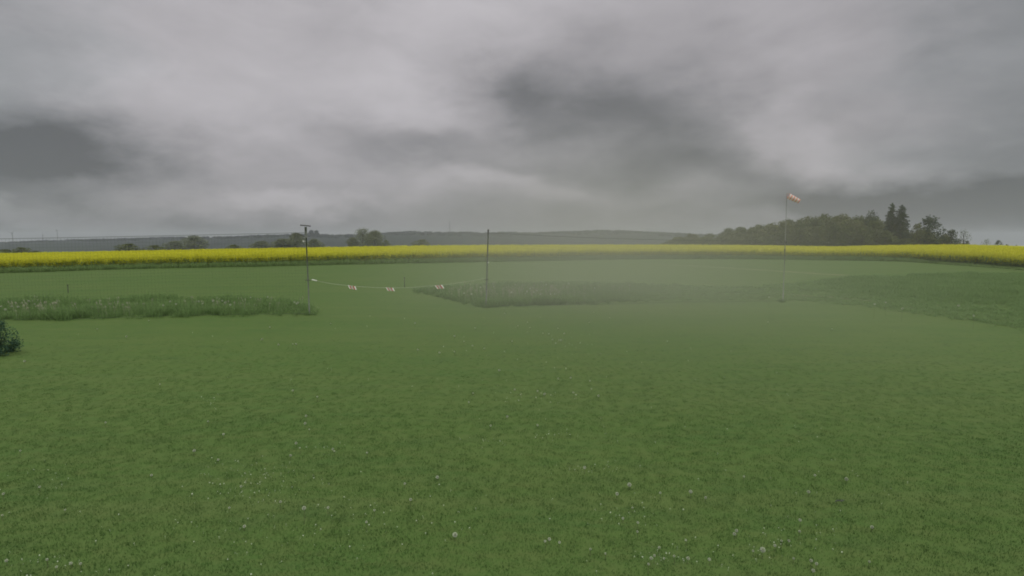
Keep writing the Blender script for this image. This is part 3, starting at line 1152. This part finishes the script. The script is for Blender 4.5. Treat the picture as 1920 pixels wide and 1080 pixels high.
M['leaf_mid'] = ramp_mat('leaf_mid', (0.075, 0.100, 0.036), (0.155, 0.165, 0.068), 0.25, 0.9, 0.1, instance=0.7, trans=0.3)
M['leaf_olive'] = ramp_mat('leaf_olive', (0.11, 0.13, 0.04), (0.14, 0.16, 0.05), 0.2, 0.9, 0.1, instance=0.4, trans=0.25)
M['leaf_pale'] = ramp_mat('leaf_pale', (0.15, 0.17, 0.095), (0.19, 0.21, 0.12), 0.25, 0.9, 0.1, instance=0.4, trans=0.35)
M['leaf_dark'] = ramp_mat('leaf_dark', (0.042, 0.062, 0.040), (0.065, 0.088, 0.050), 0.5, 0.9, 0.1, instance=0.4, trans=0.15)
M['bark'] = ramp_mat('bark', (0.05, 0.045, 0.035), (0.09, 0.08, 0.065), 6)

M['leaf_hill'] = ramp_mat('leaf_hill', (0.014, 0.022, 0.020), (0.026, 0.036, 0.026), 0.02, 0.9, 0.05, instance=0.4)
VAR = {}
for key, mat, seeds, kw in (('mid', 'leaf_mid', (1, 2, 3, 4, 5), dict()), ('pale', 'leaf_pale', (61, 62, 63), dict()), ('pale_open', 'leaf_pale', (64,), dict(n=1800, lobes=20, leaf=0.018)),
                            ('ridge', 'leaf_hill', (65,), dict(leaf=0.04, width=0.38, low=-0.3)),
                            ('olive', 'leaf_olive', (11, 12), dict(n=1500, width=0.5, low=0.0, leaf=0.03)),
                            ('open', 'leaf_mid', (21, 22), dict(n=1500, lobes=16, width=0.30, leaf=0.018)),
                            ('sparse', 'leaf_mid', (31,), dict(n=520, lobes=12, width=0.32, leaf=0.016, low=0.25)),
                            ('sparse_dark', 'leaf_dark', (33,), dict(n=900, lobes=9, width=0.22, leaf=0.018, low=0.3)),
                            ('dark', 'leaf_dark', (41, 42), dict(n=1700, lobes=18, width=0.30, leaf=0.02))):
    VAR[key] = []
    for s in seeds:
        cm, lob = broad_crown('crown', M[mat], s, **kw)
        VAR[key].append((cm, trunk_mesh('trunk', M['bark'], lob, s)))
VAR['spruce'] = [(spruce_crown('crown', M['leaf_dark'], s), MB().tube([(0, 0, -0.03), (0, 0, 0.96)], [0.014, 0.002], 6).mesh('trunk', M['bark'])) for s in (51, 52)]
VAR['spruce'].append((spruce_crown('crown', M['leaf_dark'], 53, 12, 0.14, 0.62), VAR['spruce'][0][1]))


def tree(kind, var, u, vtop, dep, wpx, label, group=None, name='tree', cat='tree'):
    x = (u - 960) / F * dep
    z = Hs(x, dep) - 0.2
    ztop = at_depth(u, vtop, dep).z
    h = ztop - z
    cm, tm_ = VAR[kind][var % len(VAR[kind])]
    root = empty(name, (x, dep, z), random.uniform(0, 6.28))
    co = [vv.co for i_, vv in enumerate(cm.vertices) if i_ % 17 == 0]
    w0 = 2 * np.percentile([math.hypot(c_.x, c_.y) for c_ in co], 93)
    wm_ = wpx * dep / F
    s = wm_ / w0
    root.scale = (s, s, h)
    tag(root, label, cat, group)
    link('crown', cm, root)
    link('trunk', tm_, root)
    return root


WOOD = [(1250, 444), (1290, 439), (1340, 433), (1380, 424), (1440, 415), (1480, 408), (1530, 399), (1570, 401), (1600, 402), (1650, 406), (1690, 424), (1710, 428), (1760, 437), (1790, 444)]
wood_v = lambda u: float(np.interp(u, [a[0] for a in WOOD], [a[1] for a in WOOD]))
k = 0
for row, (dep, step, du) in enumerate(((330, 27, 0), (352, 29, 13), (378, 31, 5))):
    u = 1262 + du
    while u < (1790 if row == 0 else 1700):
        vt = wood_v(u)
        vv = vt + random.uniform(-1.5, 3) + (9 - (9 - 0) * row / 2) * (1 if u < 1720 else 0.3)
        vv = min(vv, 452)
        tree('mid' if random.random() < .8 else 'open', k, u + random.uniform(-4, 4), vv, dep + random.uniform(-6, 6), random.uniform(34, 46),
             'leafy tree in the dense dark wood behind the rapeseed field', 'trees of the wood on the right')
        u += step * random.uniform(0.85, 1.15)
        k += 1
# undergrowth closing the foot of the wood
for i, u in enumerate(range(1258, 1812, 16)):
    tree('mid', i, u + random.uniform(-4, 4), min(456, wood_v(u) + 22 + random.uniform(-3, 4)), 318 + random.uniform(-4, 4), random.uniform(28, 36),
         'low leafy bush at the foot of the wood', 'bushes at the foot of the wood', 'bush', 'bush')
tree('open', 0, 1546, 403.5, 340, 50, 'broad tree forming the rounded summit of the wood left of the conifers')
tree('sparse_dark', 0, 1629, 392, 338, 22, 'thin ragged treetop standing alone left of the tall conifers')
tree('spruce', 0, 1667, 381, 326, 26, 'left and tallest of the two dark conifers above the wood', name='conifer', cat='conifer')
tree('spruce', 1, 1685, 385, 322, 32, 'right and wider of the two dark conifers above the wood', name='conifer', cat='conifer')
tree('open', 1, 1716, 417, 318, 26, 'small tree in the notch right of the tall conifers')
tree('dark', 0, 1738, 404, 320, 48, 'broad round-headed tree right of the tall conifers')
tree('dark', 1, 1781, 429, 318, 26, 'small pointed dark tree near the right end of the wood')
tree('mid', 2, 1730, 428, 319, 40, 'leafy crown just below and left of the round-headed tree')
tree('open', 1, 1768, 437, 317, 20, 'low tree between the round-headed and the pointed one')
tree('sparse', 0, 1803, 430, 318, 26, 'thin-crowned small tree at the right end of the wood')
tree('dark', 0, 1811, 451, 316, 9, 'tiny dark shrub at the very end of the wood', name='bush', cat='bush')
tree('sparse', 0, 1847, 447.5, 420, 15, 'left of the two tiny lone trees on the right skyline')
tree('dark', 1, 1869, 449.5, 420, 13, 'right and rounder of the two tiny trees on the right skyline')
tree('olive', 0, 1885, 457.6, 300, 8, 'tiny bush low on the right skyline beside the two trees', name='bush', cat='bush')
tree('olive', 1, 1903, 459, 300, 6, 'rightmost tiny bush on the skyline above the yellow field', name='bush', cat='bush')
# trees in the dip behind the field, left and middle
tree('pale_open', 0, 681, 427, 520, 42, 'tall round tree behind the field, left one of the pair right of the T post')
tree('pale', 2, 703, 431, 530, 36, 'slightly lower round tree, right one of the pair behind the field')
tree('olive', 0, 724, 449, 515, 18, 'low olive bush at the right foot of the tree pair', name='bush', cat='bush')
tree('pale', 1, 662, 444, 525, 24, 'low tree at the left foot of the tree pair')
tree('pale', 3, 557, 435, 640, 38, 'hazy round tree just left of the T-headed post')
tree('pale', 4, 530, 447, 640, 40, 'low hazy tree left of the tree beside the T-headed post')
tree('pale', 0, 590, 447, 600, 32, 'low hazy tree just right of the T-headed post')
tree('pale', 3, 492, 451, 640, 44, 'low broad hazy tree in the middle of the left half')
tree('pale', 1, 366, 441, 760, 42, 'hazy round tree whose top stands above the left ridge')
tree('pale', 2, 330, 451, 700, 40, 'low hazy tree in front of the left ridge beside the round one')
tree('olive', 0, 243, 456, 420, 44, 'broad olive bush left of the middle behind the field', name='bush', cat='bush')
tree('olive', 1, 292, 459, 420, 46, 'flat olive bush right of the broad olive bush', name='bush', cat='bush')
tree('olive', 1, 12, 467, 330, 44, 'olive bush at the left edge behind the field', name='bush', cat='bush')
tree('olive', 0, 42, 463, 330, 32, 'taller olive bush second from the left edge', name='bush', cat='bush')
tree('olive', 1, 68, 470, 330, 30, 'low olive bush third from the left edge', name='bush', cat='bush')
tree('olive', 0, 792, 448, 560, 40, 'rounded olive bush below the radio mast behind the field', name='bush', cat='bush')
tree('olive', 1, 440, 458, 500, 36, 'flat olive bush behind the field left of the T-headed post', name='bush', cat='bush')

# dark shrub at the left edge of the lawn
M['shrub'] = ramp_mat('shrub_leaf', (0.036, 0.080, 0.048), (0.056, 0.105, 0.058), 3, 0.8, 0.15, instance=0.2, trans=0.2)
g = ground_px(-14, 667)
r_ = np.random.default_rng(9)
c = []
for k in range(44):
    a, d = r_.uniform(0, 6.28), r_.uniform(0, 0.56)
    cc_ = np.array([d * math.cos(a), d * math.sin(a), r_.uniform(0.05, 0.72) * (1 - 1.3 * d)])
    dd = r_.normal(size=(150, 3)); dd /= np.linalg.norm(dd, axis=1)[:, None]
    c.append(cc_ + dd * 0.15 * r_.uniform(0.3, 1.1, (150, 1)))
c = np.concatenate(c); c[:, 2] = np.abs(c[:, 2])
v, q = leaf_quads(c, 0.026, r_)
c[:, 2] *= 1.25
v, q = leaf_quads(c, 0.020, r_)
sh = empty('shrub', g)
tag(sh, 'dark blue-green shrub cut off by the left edge beside the lawn', 'shrub')
link('foliage', np_mesh('foliage', v, q, M['shrub']), sh)
mb = MB()
for k in range(9):
    a = k * 0.7
    mb.tube([(0.03 * math.cos(a), 0.03 * math.sin(a), -0.02), (0.16 * math.cos(a), 0.16 * math.sin(a), 0.25), (0.3 * math.cos(a), 0.3 * math.sin(a), 0.5)], [0.012, 0.008, 0.003], 5)
mb.build('stems', M['bark'], sh)

# ------------------------------------------------------------------ far hills
M['hill'] = ramp_mat('hill_woods', (0.010, 0.016, 0.016), (0.020, 0.028, 0.022), 0.012, 0.95, 0.05, detail=8, bump=0.0, stretch=(1, 0.4, 1))
RIDGE = [(-900, 462), (-200, 462), (0, 458), (50, 454.5), (100, 452), (150, 450.5), (200, 449.5), (300, 446.5), (400, 445.5), (450, 444.5), (500, 442), (560, 440.5), (600, 440), (640, 441.5), (700, 440),
         (730, 436.5), (800, 435.5), (843, 436.5), (912, 438), (935, 436), (975, 437), (1000, 438), (1040, 436), (1100, 433.5), (1160, 433.5), (1200, 435.5), (1260, 438), (1300, 440), (1400, 443), (1600, 447), (1800, 462), (2400, 475)]


def hill_strip(name, ridge, dep, front, seed, rough_px=1.0):
    us = np.arange(-900, 2400, 4.0)
    vt = np.interp(us, [a[0] for a in ridge], [a[1] for a in ridge])
    prof = [(0.0, -1), (0.25, 0.35), (0.5, 0.62), (0.75, 0.84), (0.9, 0.95), (1.0, 1.0), (1.15, 0.8), (1.5, -0.2)]
    V = []
    for (t, hgt) in prof:
        d = dep - front * (1 - t)
        for u, vv in zip(us, vt):
            x = (u - 960) / F * dep
            zt = at_depth(u, vv, dep).z
            zb = float(H(x * d / dep, d)) - 6
            z = zb + (zt - zb) * max(hgt, 0) if hgt >= 0 else zb - 4
            z += (mnoise.noise(Vector((u * 0.02, t * 2, seed))) * 3 + mnoise.noise(Vector((u * 0.09, t * 5, seed))) * 1.6) * rough_px * dep / 2500
            V.append((x * (0.75 + 0.25 * d / dep), d, z))
    n, k = len(prof), len(us)
    i, j = np.meshgrid(np.arange(n - 1), np.arange(k - 1), indexing='ij')
    a = (i * k + j).ravel()
    q = np.stack([a, a + 1, a + k + 1, a + k], -1)
    o = link(name, np_mesh(name, np.array(V), q, M['hill'], True))
    o['kind'] = 'structure'
    return np.array(V).reshape(n, k, 3)


HD = 2500.0
G = hill_strip('hills', RIDGE, HD, 900, 1.0)


def forest_clump():
    r = np.random.default_rng(77)
    c = []
    for k in range(9):
        o_ = np.array([r.uniform(-7, 7), r.uniform(-7, 7), r.uniform(4, 9)])
        d = r.normal(size=(26, 3)); d /= np.linalg.norm(d, axis=1)[:, None]
        c.append(o_ + d * 4.0)
    v, q = leaf_quads(np.concatenate(c), 1.9, r)
    return np_mesh('forest_clump', v, q, M['leaf_hill'])


pts, scl = [], []
nz_, k_ = G.shape[0], G.shape[1]
for i in range(9000):
    j = random.uniform(0, k_ - 2)
    t = random.choice([5, 5, 5, 4.7, 4.4, 4, 3.5, 3]) + random.uniform(-0.25, 0.1)
    t = max(0, min(nz_ - 1.001, t))
    i0, j0 = int(t), int(j)
    p_ = G[i0, j0] * (1 - (t - i0)) + G[i0 + 1, j0] * (t - i0)
    u = 960 + F * p_[0] / p_[1]
    if mnoise.noise(Vector((u * 0.012, t * 0.9, 5.0))) < -0.22 and t < 4.9:
        continue
    pts.append((p_[0] + random.uniform(-4, 4), p_[1], p_[2] - 6))
    scl.append(random.uniform(0.5, 1.05))
scatter('hill_forest', forest_clump(), np.array(pts), np.array(scl), label='hazy dark woodland covering the far ridge', cat='forest', tilt=0.0)


def ridge_tree(u, vtop, wpx, label, kind='ridge', name='tree', dep=2300):
    x = (u - 960) / F * dep
    zt = at_depth(u, vtop, dep).z
    cm, tm_ = VAR[kind][0]
    h = zt + 4 - at_depth(u, 447, dep).z
    root = empty(name, (x, dep, zt - max(h, 14)), 1.0)
    root.scale = (wpx * dep / F / 0.62, wpx * dep / F / 0.62, max(h, 14))
    tag(root, label, 'trees' if name == 'grove' else 'tree')
    link('crown', cm, root); link('trunk', tm_, root)


ridge_tree(585.5, 431, 14, 'left half of the dark rounded grove on the ridge right of the T post', name='grove')
ridge_tree(595, 431.5, 14, 'right half of the dark rounded grove on the ridge right of the T post', name='grove')
for i, (u, vt) in enumerate([(285, 445), (311, 445), (394, 443.5), (413, 443), (427, 443.5), (443, 442.5), (612, 438), (616, 438.5)]):
    ridge_tree(u, vt, 4, ['smallest speck of a tree on the far left ridge', 'tiny lone tree on the ridge left of the hazy round tree', 'tiny tree on the ridge just right of the hazy round tree',
                          'second tiny tree on the ridge right of the hazy round tree', 'third tiny tree on the ridge right of the hazy round tree', 'fourth tiny tree on the ridge right of the hazy round tree',
                          'tiny pointed tree on the ridge beside the rounded grove', 'tiny tree on the ridge second from the rounded grove'][i])

# ------------------------------------------------------------------ masts and wind turbines on the horizon
M['steel'] = ramp_mat('grey_steel', (0.10, 0.10, 0.11), (0.15, 0.15, 0.16), 0.2, 0.6, 0.3)


def turbine(u, vhub, dep, hub_h, blade, ang, label):
    p_ = at_depth(u, vhub, dep)
    root = empty('wind_turbine', (p_.x, dep, p_.z - hub_h))
    tag(root, label, 'wind turbine')
    MB().tube([(0, 0, -20), (0, 0, hub_h)], [2.6, 1.5], 10).build('tower', M['steel'], root, True)
    MB().box(-2, -5, hub_h - 2, 2, 5, hub_h + 2).build('nacelle', M['steel'], root)
    MB().tube([(0, -7, hub_h), (0, -5, hub_h)], [1.0, 2.0], 8).build('hub', M['steel'], root)
    for k in range(3):
        a = rad(ang + 120 * k)
        dx, dz = math.sin(a), math.cos(a)
        pts_ = [(dx * blade * t, -6, hub_h + dz * blade * t) for t in (0, 0.15, 0.5, 1)]
        MB().tube(pts_, [0.9, 1.5, 0.9, 0.2], 6).build('blade', M['steel'], root)


turbine(23, 437, 3600, 75, 30, 50, 'wind turbine at the far left skyline, nearest the edge')
turbine(107, 432, 3900, 80, 14, 90, 'small wind turbine third from left on the far left skyline')


def radio_mast(u, vtop, vbase, dep, wide, label):
    t_, b_ = at_depth(u, vtop, dep), at_depth(u, vbase, dep)
    h = t_.z - b_.z
    root = empty('radio_mast', (b_.x, dep, b_.z))
    tag(root, label, 'radio mast')
    mb = MB()
    for sx, sy in ((-1, -1), (1, -1), (1, 1), (-1, 1)):
        mb.tube([(sx * wide, sy * wide, -15), (sx * wide * .35, sy * wide * .35, h * 0.62)], 0.42, 5)
    mb.build('legs', M['steel'], root)
    mb = MB()
    for k in range(12):
        z0, z1 = h * 0.62 * k / 12, h * 0.62 * (k + 1) / 12
        w0, w1 = wide * (1 - .65 * k / 12), wide * (1 - .65 * (k + 1) / 12)
        for (a0, b0_, a1, b1_) in ((-1, -1, 1, -1), (1, -1, 1, 1), (1, 1, -1, 1), (-1, 1, -1, -1)):
            mb.tube([(a0 * w0, b0_ * w0, z0), (a1 * w1, b1_ * w1, z1)], 0.22, 4)
    mb.build('bracing', M['steel'], root)
    MB().tube([(0, 0, h * .6), (0, 0, h * .62 + 4)], 1.7, 8).build('platform', M['steel'], root)
    MB().tube([(0, 0, h * .62), (0, 0, h)], [0.55, 0.3], 6).build('antenna', M['steel'], root)


radio_mast(843.5, 407, 438, 2700, 2.2, 'tall lattice radio mast on the ridge between the gate posts')
radio_mast(81, 434, 454, 2900, 1.3, 'plain thin mast on the far left skyline between the turbines')

# ------------------------------------------------------------------ air
M['air'] = bpy.data.materials.new('air')
M['air'].use_nodes = True
nt = M['air'].node_tree
nt.nodes.clear()
out = nt.nodes.new('ShaderNodeOutputMaterial')
pv = nt.nodes.new('ShaderNodeVolumePrincipled')
pv.inputs['Color'].default_value = (0.72, 0.74, 0.79, 1)
pv.inputs['Density'].default_value = 0.00016
pv.inputs['Anisotropy'].default_value = 0.2
nt.links.new(pv.outputs[0], out.inputs['Volume'])
hz = MB().box(-7200, -7200, -130, 7200, 7200, 95).build('haze', M['air'])
hz['kind'] = 'stuff'

# added volume over lawn and uncut strip, imitating the veil of a fogged lens
M['lens_veil'] = bpy.data.materials.new('lens_veil')
M['lens_veil'].use_nodes = True
nt = M['lens_veil'].node_tree
nt.nodes.clear()
out = nt.nodes.new('ShaderNodeOutputMaterial')
pv = nt.nodes.new('ShaderNodeVolumePrincipled')
pv.inputs['Color'].default_value = (0.68, 0.66, 0.56, 1)
t = nt.nodes.new('ShaderNodeTexCoord')
ln = nt.nodes.new('ShaderNodeVectorMath'); ln.operation = 'LENGTH'
nt.links.new(t.outputs['Object'], ln.inputs[0])
mr = nt.nodes.new('ShaderNodeMapRange'); mr.interpolation_type = 'SMOOTHSTEP'
mr.inputs['From Min'].default_value = 0.0
mr.inputs['From Max'].default_value = 1.0
mr.inputs['To Min'].default_value = 0.034
mr.inputs['To Max'].default_value = 0.0
nt.links.new(ln.outputs['Value'], mr.inputs['Value'])
nt.links.new(mr.outputs[0], pv.inputs['Density'])
nt.links.new(pv.outputs[0], out.inputs['Volume'])
vs, fs = [], []
for i in range(9):
    for j in range(16):
        a, b_ = math.pi * i / 8, 2 * math.pi * j / 16
        vs.append((math.sin(a) * math.cos(b_) * 1.02, math.sin(a) * math.sin(b_) * 1.02, math.cos(a) * 1.02))
for i in range(8):
    for j in range(16):
        fs.append((i * 16 + j, (i + 1) * 16 + j, (i + 1) * 16 + (j + 1) % 16, i * 16 + (j + 1) % 16))
lens_veil = MB().add(vs, fs).build('lens_veil', M['lens_veil'])
lens_veil.location = (3.9, 21.6, 1.4)
lens_veil.scale = (12.0, 19.5, 6.8)
tag(lens_veil, 'added pale volume imitating a lens veil over the grass left of the windsock mast', kind='stuff')
